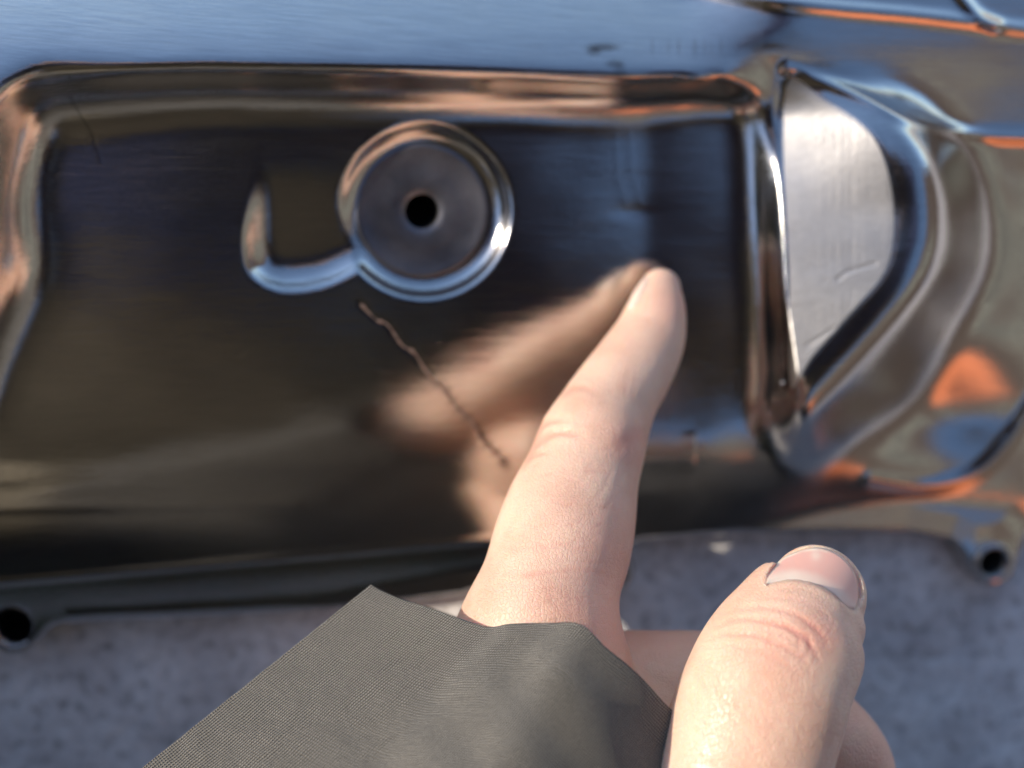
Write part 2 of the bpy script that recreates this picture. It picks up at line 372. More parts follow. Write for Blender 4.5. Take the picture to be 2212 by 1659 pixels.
# the long crack the finger points out
CR = curve([(778, 655), (812, 690), (838, 702), (868, 745), (895, 762), (925, 808), (958, 838), (985, 878), (1015, 908), (1042, 952), (1072, 978), (1092, 1003)], 6)
dc, tcp = poly_d(U, V, CR); Hh -= 0.07*np.exp(-(dc/7)**2)
stain = np.zeros(U.shape); dull = np.zeros(U.shape)
for (a, b_, sx_, sy_, k) in [(1302, 102, 36, 9, .7), (1282, 112, 16, 9, .5), (1328, 138, 20, 9, .55), (1340, 160, 14, 22, .35), (1350, 185, 12, 12, .3)]:
    stain += k*np.exp(-(((U-a)/sx_)**2+((V-b_)/sy_)**2)**2)
fr = (np.sin(U*0.34)+np.sin(U*0.21+1))*0.5
stain += 0.38*np.clip(fr, 0, 1)*np.exp(-((U-1490)/95)**2-((V-102)/16)**2)
stain += 0.8*np.exp(-(dc/11)**2)*(0.35+0.65*tcp)*(0.6+0.4*np.sin(U*0.15+V*0.21))+0.5*np.exp(-((U-1092)/12)**2-((V-1003)/12)**2)
sc_lines = [([(150, 210), (200, 290), (218, 355)], 3), ([(1808, 604), (1830, 588), (1892, 568)], 3), ([(1745, 745), (1800, 712)], 3)]
for P_, w_ in sc_lines:
    d_, _ = poly_d(U, V, P_); Hh -= (0.02 if P_[0][0] < 1000 else 0.06)*np.exp(-(d_/w_)**2)
    if P_[0][0] < 1000: stain += 0.4*np.exp(-(d_/w_)**2)
dull += sst(-0.2, 1.0, dfac)*1.3
dull += 0.45*sst(150, 110, vt)*(U < 1650)
dull += 0.3*stain
# outline of the whole cover, drop outside of it
OUT = [(-320, -280), (2540, -280), (2540, 1060), (2240, 1120), (2205, 1175), (2150, 1195), (2098, 1195), (2050, 1168), (1960, 1152), (1800, 1150), (1600, 1152), (1390, 1168), (1200, 1210), (1000, 1282), (750, 1312), (500, 1332), (250, 1342), (100, 1350), (-320, 1400)]
dO = sd(U, V, OUT)
LUGS = [(28, 1352, 60, 41), (2145, 1215, 50, 31), (1330, 1235, 40, 22)]
lob = np.full(U.shape, -1e3)
for (a, b_, ro, ri) in LUGS: lob = smax(lob, ro-np.hypot(U-a, V-b_), 30.0)
dO = smax(dO, lob, 55.0)
Hh = smax(Hh, np.full(U.shape, 9.0)-1.5*np.clip((60-dO)/60, 0, 1), 0.8)
roll = np.clip(10-dO, 0, 10)/10; Hh = Hh-1.2*(1-np.sqrt(np.clip(1-roll**2, 0, 1)))
# roll the last 10 px down
Pg = ray_z(U, V, Hh)
keepv = dO > -st*0.5
hole = (np.hypot(U-BC[0], V-BC[1]) > 100)
for (a, b_, ro, ri) in LUGS: hole &= np.hypot(U-a, V-b_) > ri+2
kv = keepv & hole
idx = np.arange(U.size).reshape(U.shape)
q = kv[:-1, :-1] & kv[1:, :-1] & kv[1:, 1:] & kv[:-1, 1:]
F = np.stack([idx[:-1, :-1][q], idx[:-1, 1:][q], idx[1:, 1:][q], idx[1:, :-1][q]], -1)
used = np.zeros(U.size, bool); used[F.ravel()] = True
remap = -np.ones(U.size, int); remap[used] = np.arange(used.sum())
Vb = Pg.reshape(-1, 3)[used]; Fb = remap[F]
# skirt down to the ground along every border edge
e = np.concatenate([Fb[:, [0, 1]], Fb[:, [1, 2]], Fb[:, [2, 3]], Fb[:, [3, 0]]])
key = np.sort(e, 1); k1 = key[:, 0].astype(np.int64)*10**7+key[:, 1]
_, inv, cnt = np.unique(k1, return_inverse=True, return_counts=True)
be = e[cnt[inv.ravel()] == 1]
ring = np.unique(be); low = -np.ones(len(Vb), int); low[ring] = len(Vb)+np.arange(len(ring))
lv = Vb[ring].copy()
rm = np.hypot(*(np.stack(proj(Vb[ring])[:2])-np.array(BC)[:, None])) < 130
for (a, b_, ro, ri) in LUGS: rm |= np.hypot(*(np.stack(proj(Vb[ring])[:2])-np.array([a, b_])[:, None])) < ri+10
lv[:, 2] = np.where(rm, lv[:, 2]-3, 0.6)
# undercut slightly so the skirt never shows a coplanar edge
Vall = np.concatenate([Vb, lv])
sk = np.stack([be[:, 1], be[:, 0], low[be[:, 0]], low[be[:, 1]]], -1)
body = link_mesh('cover_body', Vall, np.concatenate([Fb, sk]), M_ALU, cover)
body.data.flip_normals() if body.data.polygons[len(Fb)//2].normal.z < 0 else None
z0 = np.zeros(len(lv))
attr(body, 'stain', np.concatenate([np.clip(stain.ravel()[used], 0, 1), z0]))
attr(body, 'dull', np.concatenate([np.clip(dull.ravel()[used], 0, 1), z0+0.4]))

def lathe(prof, c, ax=(0, 0, 1), n=72):     # prof (r, z) mm about point c
    ax = nrm(ax); t = nrm(np.cross(ax, [0, 1, 0.01])); b_ = np.cross(ax, t)
    V_ = []; F_ = []
    for r_, z_ in prof:
        for k in range(n):
            a = 2*math.pi*k/n; V_.append(np.array(c)+ax*z_+r_*(math.cos(a)*t+math.sin(a)*b_))
    m = len(prof)
    for i in range(m-1):
        for k in range(n):
            F_.append((i*n+k, i*n+(k+1) % n, (i+1)*n+(k+1) % n, (i+1)*n+k))
    return V_, F_
bc = ray_z(np.array([BC[0]-3.]), np.array([BC[1]+2.]), np.array([hb]))[0]
_q = [ray_z(np.array([float(a)]), np.array([float(b_)]), np.array([seat(a, b_)]))[0] for a, b_ in ((830, 455), (1000, 455), (915, 540), (915, 370))]
axb = nrm(np.cross(_q[1]-_q[0], _q[3]-_q[2]))
mmpx = proj(bc)[2]/W0
Rd = 145*mmpx; Rh = 37*mmpx
V_, F_ = lathe([(Rd+0.1, -1.5), (Rd, 0.15), (Rd-0.35, 0.42), (Rd-0.9, 0.42), (Rd-1.3, 0.25), (Rh*2.2, 0.25), (Rh*1.45, 0.27), (Rh*1.2, 0.10), (Rh, -0.15)], bc, axb)
boss = link_mesh('boss_disc', V_, F_, M_DISC, cover)
boss['label'] = 'dull grey machined round disc with a small black hole'
V_, F_ = lathe([(Rh, -0.15), (Rh, -8), (0.01, -8)], bc, axb)
bore = link_mesh('bore', V_, F_, M_BORE, boss)
# lugs with screw holes: collar standing 0.4 mm proud of the lobe, and a deep bore
for (a, b_, ro, ri) in LUGS:
    c = ray_z(np.array([float(a)]), np.array([float(b_)]), np.array([8.5]))[0]
    k = proj(c)[2]/W0; ri_ = ri*k; ro_ = (ri+11)*k
    V_, F_ = lathe([(ro_+0.2, -1.0), (ro_, 0.15), (ro_-0.3, 0.4), (ri_+0.35, 0.4), (ri_, 0.05), (ri_, -8.4)], c, (0, 0, 1), 48)
    lo = link_mesh('mounting_lug', V_, F_, M_EDGE, cover)
    V2, F2 = lathe([(ri_-0.03, -1.2), (ri_-0.03, -8.2), (0.01, -8.2)], c, (0, 0, 1), 48)
    link_mesh('screw_hole', V2, F2, M_BORE, lo)
# crack residue: a thin twisted ribbon lying in the groove
def on_cover(u, v):
    i = (u-uu[0])/st; j = (v-vv[0])/st; i0 = int(i); j0 = int(j); a = i-i0; b_ = j-j0
    return (Pg[i0, j0]*(1-a)*(1-b_)+Pg[i0+1, j0]*a*(1-b_)+Pg[i0, j0+1]*(1-a)*b_+Pg[i0+1, j0+1]*a*b_)
Vc = []; Fc = []; m = len(CR)
for i, p in enumerate(CR):
    t = i/(m-1); dv = CR[min(i+1, m-1)]-CR[max(i-1, 0)]; dv /= np.hypot(*dv); nn = np.array([-dv[1], dv[0]])
    w = 0.55*(4.6+1.6*t+1.7*math.sin(i*0.9)+1.1*math.sin(i*2.3))*(0.3 if i in (0, m-1) else 1)*(0.55+0.75*abs(math.sin(i*0.61+0.4*math.sin(i*1.9))))
    for s_, zz in ((-1, 0.02), (-0.5, 0.08), (0.4, 0.10), (1, 0.02)):
        x = on_cover(*(p+nn*w*s_)); Vc.append(x+np.array([0, 0, zz+0.08*math.sin(i*1.7)]))
for i in range(m-1):
    for k in range(3): Fc.append((i*4+k, i*4+k+1, i*4+k+5, i*4+k+4))
cr = link_mesh('crack', Vc, Fc, M_CRACK, cover); cr['label'] = 'thin brownish crack running down toward the finger'

# ------------------------------------------------------------------ the person: pointing left hand, sleeve, jacket, head
person = thing('person', 'person in an olive grey jacket pointing with the left index finger, thumb raised', 'person')
def tube(rows, n=40, up=(0, 0, 1), cap=True):
    """rows: (u, v, depth, half width px, thickness ratio) -> closed tube in world mm"""
    C = np.array([pt(r[0], r[1], r[2]) for r in rows]); rad = np.array([r[3]*r[2]/W0 for r in rows]); rat = np.array([r[4] for r in rows])
    A_ = curve(np.concatenate([C, rad[:, None], rat[:, None]], 1), 6)
    C = A_[:, :3]; rad = A_[:, 3]; rat = A_[:, 4]
    T = np.gradient(C, axis=0); T /= np.linalg.norm(T, axis=1)[:, None]
    view = R@np.array([0, 0, 1.0])
    V_ = []; F_ = []; rings = []
    def ringat(c, t, r_, q_):
        s_ = nrm(np.cross(t, view)); w = np.cross(s_, t)
        base = len(V_)
        for k in range(n):
            a = 2*math.pi*k/n; V_.append(c+r_*(math.cos(a)*s_+q_*math.sin(a)*w))
        rings.append(base)
    if cap:
        for a in (85, 70, 55, 40, 25, 12):
            a_ = math.radians(a); ringat(C[0]-T[0]*rad[0]*math.sin(a_), T[0], rad[0]*math.cos(a_), rat[0])
    for c, t, r_, q_ in zip(C, T, rad, rat): ringat(c, t, r_, q_)
    if cap:
        for a in (12, 25, 40, 55, 70, 85):
            a_ = math.radians(a); ringat(C[-1]+T[-1]*rad[-1]*math.sin(a_), T[-1], rad[-1]*math.cos(a_), rat[-1])
    for a, b_ in zip(rings[:-1], rings[1:]):
        for k in range(n): F_.append((a+k, a+(k+1) % n, b_+(k+1) % n, b_+k))
    F_.append(tuple(rings[0]+k for k in range(n))[::-1]); F_.append(tuple(rings[-1]+k for k in range(n)))
    return V_, F_
def fuse(name, tubes, voxel, mat_, parent, smooth_it=6):
    V_ = []; F_ = []
    for tv, tf in tubes:
        o_ = len(V_); V_ += list(tv); F_ += [tuple(i+o_ for i in f) for f in tf]
    o = link_mesh(name, V_, F_, None)
    bm = bmesh.new(); bm.from_mesh(o.data); bmesh.ops.recalc_face_normals(bm, faces=bm.faces); bm.to_mesh(o.data); bm.free()
    md = o.modifiers.new('r', 'REMESH'); md.mode = 'VOXEL'; md.voxel_size = voxel*S; md.use_smooth_shade = True
    if smooth_it:
        m2 = o.modifiers.new('s', 'SMOOTH'); m2.iterations = smooth_it; m2.factor = 0.5
    dg = bpy.context.evaluated_depsgraph_get(); me = bpy.data.meshes.new_from_object(o.evaluated_get(dg))
    bpy.data.objects.remove(o)
    me.materials.clear(); me.materials.append(mat_); me.name = name
    me.polygons.foreach_set('use_smooth', np.ones(len(me.polygons), bool))
    o = bpy.data.objects.new(name, me); sc.collection.objects.link(o)
    if parent: o.parent = parent
    return o
index = [(1427, 622, 178.5, 44, .95), (1419, 668, 176.5, 64, .93), (1400, 735, 174.5, 80, .92), (1364, 800, 171, 90, .92), (1330, 852, 168, 96, .93),
         (1305, 900, 165.5, 105, .95), (1280, 955, 162.5, 117, .97), (1259, 1020, 160, 124, .94), (1235, 1100, 156.5, 142, .9), (1213, 1180, 153, 151, .92),
         (1190, 1260, 150, 152, .97), (1172, 1340, 148, 178, 1.0), (1160, 1440, 147, 215, .9), (1140, 1560, 147, 240, .8)]
thumb = [(1766, 1284, 140.8, 108, .70), (1754, 1308, 140.2, 131, .75), (1735, 1335, 139, 146, .80), (1711, 1382, 137.5, 163, .86), (1672, 1450, 136, 174, .9),
         (1645, 1520, 135, 180, .9), (1618, 1600, 134.5, 184, .92), (1590, 1690, 134.5, 200, .95), (1550, 1800, 135, 240, 1.0), (1480, 1950, 137, 290, .9)]
middle = [(1800, 1750, 163, 70, 1), (1836, 1690, 161, 95, 1), (1800, 1618, 160, 108, 1), (1700, 1560, 160, 125, 1), (1560, 1505, 160, 132, 1), (1440, 1500, 158, 135, 1), (1300, 1520, 155, 150, 1), (1220, 1600, 152, 190, .9)]
ring_f = [(1240, 1142, 182, 88, 1.95), (1226, 1230, 178, 100, 2.05), (1216, 1320, 178, 110, 1.8), (1222, 1420, 174, 118, 1), (1240, 1520, 168, 135, 1), (1255, 1660, 160, 170, 1)]  # thickened out of sight behind the index to shade the ground
little = [(1230, 1222, 202, 84, 1), (1222, 1300, 202, 96, 1), (1212, 1380, 197, 106, 1), (1225, 1480, 187, 125, 1), (1250, 1640, 172, 160, 1)]  # set low and hidden to block sun from the ground
palm = [(1140, 1520, 150, 230, .7), (1200, 1620, 152, 300, .75), (1270, 1760, 153, 360, .7), (1270, 1920, 155, 380, .6), (1200, 2080, 158, 310, .65), (1150, 2250, 160, 280, .7)]
hand = fuse('hand', [tube(index), tube(thumb), tube(middle), tube(ring_f), tube(little), tube(palm)], 0.42, M_SKIN, person, 10)
me = hand.data; nv = len(me.vertices)
co = np.empty(nv*3); me.vertices.foreach_get('co', co); co = co.reshape(-1, 3)/S
no = np.empty(nv*3); me.vertices.foreach_get('normal', no); no = no.reshape(-1, 3)
hu, hv, hd = proj(co)
tocam = nrm([0, 0, 1]); face = ((CAM-co)*no).sum(1) > 0
is_th = face & (hd < 150) & (hu > 1400) & (hv > 1150)
is_ix = face & (hv < 1500) & (hu < 1500) & ~is_th
disp = np.zeros(nv); red = np.zeros(nv)
def crease(P, w, a, m, bulge=0.5):
    d, t = poly_d(hu, hv, curve(P, 6)); f = np.sin(np.clip(t, 0.02, .98)*math.pi)**0.5
    g_ = (-a*np.exp(-(d/w)**2)+a*bulge*np.exp(-((d-2.1*w)/(1.2*w))**2))*f
    disp[m] += g_[m]; red[m] += (0.5*a/0.2*np.exp(-(d/(w*1.3))**2)*f)[m]
# thumb joint wrinkles
for P_, w_, a_ in [([(1548, 1352), (1590, 1338), (1640, 1340), (1700, 1356), (1745, 1385), (1770, 1430)], 5, .20),
                   ([(1530, 1380), (1580, 1370), (1640, 1376), (1700, 1402), (1740, 1430)], 4.5, .17),
                   ([(1590, 1318), (1640, 1312), (1700, 1322), (1750, 1345), (1790, 1392)], 4.5, .15),
                   ([(1640, 1290), (1700, 1292), (1760, 1310), (1800, 1350)], 4, .07),
                   ([(1518, 1402), (1570, 1396), (1640, 1410), (1700, 1440), (1745, 1470)], 4, .08),
                   ([(1690, 1345), (1725, 1375), (1722, 1405)], 4, .12), ([(1735, 1360), (1750, 1395), (1735, 1425)], 4, .12), ([(1660, 1350), (1668, 1378), (1655, 1398)], 4, .08),
                   ([(1720, 1325), (1748, 1352), (1776, 1362)], 4, .1)]:
    crease(P_, w_, a_, is_th)
for k in range(46):                         # fine skin folds down the thumb
    x0 = rng.uniform(1500, 1800); y0 = rng.uniform(1430, 1640); L_ = rng.uniform(25, 60); a_ = rng.uniform(0.7, 1.35) if rng.rand() < .7 else rng.uniform(0, 0.3)
    crease([(x0, y0), (x0+L_*.5*math.cos(a_)+rng.uniform(-4, 4), y0+L_*.5*math.sin(a_)), (x0+L_*math.cos(a_), y0+L_*math.sin(a_))], 3.5, rng.uniform(.03, .08), is_th)
# index finger creases (PIP and DIP on the left edge, folds on the side)
for P_, w_, a_ in [([(1140, 985), (1165, 955), (1205, 935), (1260, 940)], 7, .28), ([(1148, 955), (1180, 915), (1225, 905)], 6, .22), ([(1130, 1010), (1150, 985), (1190, 975)], 5, .16),
                   ([(1215, 850), (1245, 835), (1290, 845)], 6, .12), ([(1055, 1170), (1120, 1185), (1200, 1180), (1290, 1160)], 6, .05), ([(1040, 1240), (1150, 1238), (1260, 1232), (1340, 1255)], 5, .07),
                   ([(1275, 1090), (1300, 1060), (1325, 1010)], 4, .05), ([(1300, 1110), (1325, 1070), (1345, 1020)], 4, .05), ([(1250, 1050), (1275, 1010), (1290, 985)], 4, .04), ([(1322, 1095), (1345, 1050)], 4, .04),
                   ([(1330, 975), (1365, 945), (1400, 940)], 16, .12),
                   ([(1350, 860), (1355, 820), (1362, 790)], 4, .03), ([(1365, 865), (1372, 825), (1376, 800)], 4, .03), ([(1336, 850), (1342, 815)], 4, .03)]:
    crease(P_, w_, a_, is_ix)
for k in range(40):
    x0 = rng.uniform(1110, 1300); y0 = rng.uniform(960, 1300); L_ = rng.uniform(20, 50); a_ = rng.uniform(-0.4, 0.4)
    crease([(x0, y0), (x0+L_*.5, y0+L_*.5*a_+rng.uniform(-3, 3)), (x0+L_, y0+L_*a_)], 3.5, rng.uniform(.03, .07), is_ix)
def blob(u, v, r_, k, m):
    red[m] += (k*np.exp(-((hu-u)**2+(hv-v)**2)/r_**2))[m]
blob(1780, 1370, 45, .4, is_th); blob(1700, 1360, 80, .15, is_th); blob(1370, 950, 60, .35, is_ix); blob(1330, 1150, 110, .25, is_ix); blob(1320, 1350, 120, .45, is_ix); blob(1460, 660, 55, .35, is_ix)
low_f = face & ~is_th; red += 0.35*low_f*sst(1320, 1440, hu)*sst(149, 156, hd)*sst(1300, 1400, hv)
# thumb nail bed
NAIL = [tuple(p) for p in curve([(1657, 1262), (1664, 1235), (1690, 1206), (1730, 1188), (1768, 1183), (1806, 1192), (1838, 1216), (1856, 1250), (1861, 1288), (1848, 1318), (1832, 1313), (1803, 1285), (1760, 1262), (1712, 1253), (1680, 1257)], 6, True)]
dn = sd(hu, hv, NAIL); mt = is_th & (hv < 1360)
m_ = mt & (dn > -14) & (((CAM-co)*no).sum(1)/np.linalg.norm(CAM-co, axis=1) > 0.13)
def quad(u, v):
    a = (np.asarray(u, float)-1760)/100; b_ = (np.asarray(v, float)-1245)/60; return np.stack([np.ones_like(a), a, b_, a*a, a*b_, b_*b_, a**3, a*a*b_, a*b_*b_, b_**3], -1)
cfit = np.linalg.lstsq(quad(hu[m_], hv[m_]), hd[m_], rcond=None)[0]
dfit = quad(hu, hv)@cfit
disp[mt] += (0.10*np.exp(-((dn+7)/6)**2)*sst(1215, 1260, hv))[mt]
co2 = co+no*disp[:, None]
mt2 = (hu > 1500) & (hv < 1360) & (hv > 1150) & (hd < dfit+1.8)
push = np.where(mt2, np.clip(dfit+0.6-hd, 0, 4)*sst(-5, 4, dn), 0)     # the bed sits below the plate
co2 += ((co2-CAM)/hd[:, None])*push[:, None]
me.vertices.foreach_set('co', (co2*S).astype(np.float32).ravel()); me.update()
attr(hand, 'red', np.clip(red, 0, 1))
# nail plate: sampled over its outline from the undisturbed thumb surface
bvh_co = [Vector(c) for c in co]; polys = [tuple(p.vertices) for p in me.polygons]
bvh = BVHTree.FromPolygons(bvh_co, polys)
def hit(u, v):
    d = nrm(pt(u, v, 100)-CAM); r_ = bvh.ray_cast(Vector(CAM), Vector(d))
    if r_[0] is None or (u < 1450 and r_[0].z > 60): r_ = bvh.find_nearest(Vector(pt(u, v, 140.0 if u > 1450 else 177.5)))
    return r_[0], r_[1]
def nail(outline, name, off, thick, paint, fit=None):
    O_ = np.array(outline); c = O_.mean(0); rings_ = [0.001, .2, .4, .6, .75, .87, .95, 1.0]
    V_ = []; F_ = []; pale = []; m = len(O_)
    for r_ in rings_:
        for p in O_:
            q_ = c+(p-c)*r_
            if fit is not None: V_.append(pt(q_[0], q_[1], float(quad(q_[0], q_[1])@fit)-0.12+0.30*r_**5))
            else:
                h_, n_ = hit(*q_); V_.append(np.array(h_)+np.array(n_)*(off-0.35*r_**6))
            pale.append(paint(*q_))
    nr = len(rings_)
    for i in range(nr-1):
        for k in range(m): F_.append((i*m+k, i*m+(k+1) % m, (i+1)*m+(k+1) % m, (i+1)*m+k))
    F_.append(tuple(range(m)))
    o = link_mesh(name, V_, F_, M_NAIL, hand); attr(o, 'pale', pale)
    bm = bmesh.new(); bm.from_mesh(o.data); bmesh.ops.recalc_face_normals(bm, faces=bm.faces); bm.to_mesh(o.data); bm.free()
    md = o.modifiers.new('thick', 'SOLIDIFY'); md.thickness = thick*S; md.offset = -1
    return o
def paint_thumb(u, v):
    d_, _ = poly_d(np.array([float(u)]), np.array([float(v)]), [(1657, 1262), (1712, 1250), (1760, 1260), (1806, 1284), (1836, 1314)])
    lun = float(sst(30, 8, d_[0]))*float(sst(1850, 1700, u)*0.6+0.4)
    d2_, _ = poly_d(np.array([float(u)]), np.array([float(v)]), [(1664, 1235), (1690, 1206), (1730, 1188), (1768, 1183), (1806, 1192), (1838, 1216), (1856, 1250), (1861, 1288)])
    sp = math.exp(-((u-1762)**2+(v-1200)**2)/120)
    return min(1, 0.75*lun+0.9*float(sst(6, 1, d2_[0]))+0.6*sp)
Dd = resample(curve([(1655, 1264), (1662, 1236), (1690, 1206), (1730, 1188), (1768, 1182), (1804, 1193), (1833, 1217), (1850, 1250), (1855, 1288), (1846, 1316)], 8), 44)
Pp = resample(curve([(1655, 1264), (1680, 1257), (1712, 1253), (1760, 1262), (1801, 1284), (1830, 1313), (1846, 1316)], 8), 44)
V_ = []; F_ = []; pale = []; nr = 16
for j_ in range(nr):
    t = j_/(nr-1)
    for i_ in range(44):
        q_ = Dd[i_]*(1-t)+Pp[i_]*t; e_ = abs(2*i_/43-1)
        V_.append(pt(q_[0], q_[1], float(quad(q_[0], q_[1])@cfit)-0.10+0.45*t**4+0.35*e_**6+0.12*(1-t)**6)); pale.append(paint_thumb(*q_))
F_ = [(j_*44+i_, j_*44+i_+1, (j_+1)*44+i_+1, (j_+1)*44+i_) for j_ in range(nr-1) for i_ in range(43)]
pl = link_mesh('nail', V_, np.array(F_), M_NAIL, hand); attr(pl, 'pale', pale)
if (CAM-np.array(pl.data.polygons[300].center)/S)@np.array(pl.data.polygons[300].normal) < 0: pl.data.flip_normals()
md = pl.modifiers.new('thick', 'SOLIDIFY'); md.thickness = 0.35*S; md.offset = -1

nail([tuple(p) for p in curve([(1394, 598), (1378, 614), (1364, 640), (1355, 664), (1364, 668), (1380, 648), (1392, 624), (1400, 604)], 5, True)], 'nail', 0.30, 0.3, lambda u, v: 0.6)

# sleeve: a real tube of cloth round the wrist
cuff = curve([(805, 1268), (860, 1294), (930, 1316), (990, 1337), (1058, 1357), (1110, 1351), (1190, 1350), (1255, 1352), (1306, 1400), (1371, 1455), (1436, 1525), (1506, 1590), (1546, 1650), (1600, 1730)], 12)
far_ = curve([(-420, 2250), (-250, 2300), (0, 2400), (300, 2500), (600, 2550), (900, 2560), (1200, 2540), (1500, 2500), (1750, 2450)], 20)
nf, nt = 260, 200
cf = resample(cuff, nf); fr_ = resample(far_, nf)
# left silhouette control: straight from (805,1268) through (340,1659)
V_ = np.zeros((2*nf, nt, 3)); UVs = np.zeros((2*nf, nt, 2))
for j in range(nt):
    t = j/(nt-1); tt = t**1.1
    row = cf*(1-tt)+fr_*tt
    for i in range(nf):
        s_ = i/(nf-1); a = s_**1.35*math.pi
        bow = math.sin(a)**0.7
        u_, v_ = row[i]
        dep = 149-2*tt*10 - (15+7*min(1, tt*3.0+0.12))*bow - 4*math.sin(a)*(1-s_)
        # folds
        w_ = 0.9*math.sin(u_*0.009+v_*0.012+1.2*math.sin(v_*0.006))*min(1, t*8+.15) + 0.42*math.sin(u_*0.031-v_*0.019+1.0)*min(1, t*10)*bow
        w_ += 1.6*math.exp(-((u_-1180+0.5*(v_-1352))/90)**2)*math.exp(-t*6)
        V_[i, j] = pt(u_, v_, dep+w_*bow)
        V_[2*nf-1-i, j] = pt(u_, v_, 153-2*tt*10+(26+30*min(1, tt*2))*bow)
seg = np.linalg.norm(np.diff(V_[:nf], axis=0), axis=2); su = np.concatenate([np.zeros((1, nt)), np.cumsum(seg, 0)])
su = np.tile(np.linspace(0, 1, nf)[:, None], (1, nt))*80*(1+0.5*np.linspace(0, 1, nt)[None, :])
sg2 = np.linalg.norm(np.diff(V_[:nf], axis=1), axis=2); sv = np.concatenate([np.zeros((nf, 1)), np.cumsum(sg2, 1)], 1)
UVs[:nf, :, 0] = su; UVs[:nf, :, 1] = sv; UVs[nf:, :, 0] = -su[::-1]; UVs[nf:, :, 1] = sv[::-1]
idx = np.arange(2*nf*nt).reshape(2*nf, nt); ip = np.roll(idx, -1, 0)
F = np.stack([idx[:, :-1], ip[:, :-1], ip[:, 1:], idx[:, 1:]], -1).reshape(-1, 4)
slv = link_mesh('sleeve', V_.reshape(-1, 3), F, M_CLOTH, person)
uvl = slv.data.uv_layers.new(name='UVMap'); li = np.empty(len(slv.data.loops), np.int32); slv.data.loops.foreach_get('vertex_index', li)
uvl.data.foreach_set('uv', UVs.reshape(-1, 2)[li].astype(np.float32).ravel())
md = slv.modifiers.new('thick', 'SOLIDIFY'); md.thickness = 0.9*S; md.offset = 0

# jacket body and head, out of the frame but mirrored in the cover (camera axes, mm)
def blobt(rows, n=32):
    C = np.array([CAM+R@np.array(r[:3], float) for r in rows]); rad = [r[3] for r in rows]
    V_ = []; F_ = []
    A_ = curve(np.concatenate([C, np.array(rad)[:, None]], 1), 5); C = A_[:, :3]; rad = A_[:, 3]
    T = np.gradient(C, axis=0); T /= np.linalg.norm(T, axis=1)[:, None]
    k0 = []
    seq = [(C[0]-T[0]*rad[0]*math.sin(math.radians(a)), T[0], rad[0]*math.cos(math.radians(a))) for a in (80, 50, 25)]+list(zip(C, T, rad))+[(C[-1]+T[-1]*rad[-1]*math.sin(math.radians(a)), T[-1], rad[-1]*math.cos(math.radians(a))) for a in (25, 50, 80)]
    for c, t, r_ in seq:
        s_ = nrm(np.cross(t, [0.31, 0.2, 0.93])); w = np.cross(s_, t); k0.append(len(V_))
        for k in range(n):
            a = 2*math.pi*k/n; V_.append(c+r_*(math.cos(a)*s_+math.sin(a)*w))
    for a, b_ in zip(k0[:-1], k0[1:]):
        for k in range(n): F_.append((a+k, a+(k+1) % n, b_+(k+1) % n, b_+k))
    F_.append(tuple(k0[0]+k for k in range(n))); F_.append(tuple(k0[-1]+k for k in range(n)))
    return V_, F_
def W(x, y, z, r_):
    c = (np.array([x, y, z])-CAM)@R; return (*c, r_)
jk = fuse('jacket', [blobt([(-10, -190, 340, 125), (-40, -340, 250, 195), (-50, -560, 120, 205), (-50, -760, 0, 190)]),
                     blobt([(-60, -165, -112, 42), (-170, -225, -70, 50), (-260, -265, -10, 60), (-290, -270, 90, 66), (-230, -260, 220, 78), (-150, -240, 280, 80)]),
                     blobt([(150, -95, 112, 54), (190, -150, 130, 62), (210, -240, 190, 66), (150, -240, 270, 75)]), blobt([W(-80, -560, 210, 150), W(90, -560, 210, 150)])], 9, M_JACKET, person, 8)
gl = fuse('added_glove', [blobt([(70, -18, 64, 44), (95, -45, 84, 52), (135, -85, 105, 56)]), blobt([(40, 36, 40, 14), (70, 30, 52, 18), (85, 0, 66, 30)])], 5, simple('dark_knit', (0.035, 0.04, 0.07), 0.9), person, 8)  # unseen; added to turn the mirrored floor dark navy
sf = fuse('added_scarf', [blobt([(-250, 60, 250, 50), (-180, 30, 255, 75), (-100, -40, 250, 80), (0, -90, 240, 62), (90, -40, 225, 74), (150, 20, 210, 72), (190, 40, 200, 50)])], 6, simple('navy_knit', (0.11, 0.14, 0.27), 0.9), person, 8)  # unseen; added overhead to keep zenith sky off the mirrored floor
hd_ = fuse('head', [blobt([(0, 0, 250, 60), (0, -10, 300, 85), (0, -20, 350, 80)]), blobt([(0, -60, 290, 50), (0, -150, 310, 58)])], 6, M_FACE, person, 6)
hr = fuse('hair', [blobt([(0, 10, 310, 62), (0, 10, 360, 86), (0, -20, 380, 80)])], 6, M_HAIR, person, 6)
device = thing('compact_camera', 'black compact camera held over the cover, seen only in its reflections', 'camera')
def boxc(name, c, h, m_, parent, bev=4):
    bm = bmesh.new(); bmesh.ops.create_cube(bm, size=1)
    for v in bm.verts: v.co = Vector((v.co.x*h[0], v.co.y*h[1], v.co.z*h[2]))
    bmesh.ops.bevel(bm, geom=bm.edges[:], offset=bev, segments=3, affect='EDGES')
    V_ = [CAM+R@(np.array(v.co)+np.array(c)) for v in bm.verts]; bm.verts.index_update(); F_ = [tuple(v.index for v in f.verts) for f in bm.faces]; bm.free()
    return link_mesh(name, V_, F_, m_, parent)
boxc('camera_body', (12, -4, 30), (96, 58, 24), M_PLAST, device)
V_, F_ = lathe([(24, -14), (24, 0), (22, 4), (18, 5), (16, 2), (0.01, 1)], CAM+R@np.array([0, 0, 10.]), R@np.array([0, 0, -1.]), 40)
link_mesh('lens_barrel', V_, F_, M_PLAST, device)

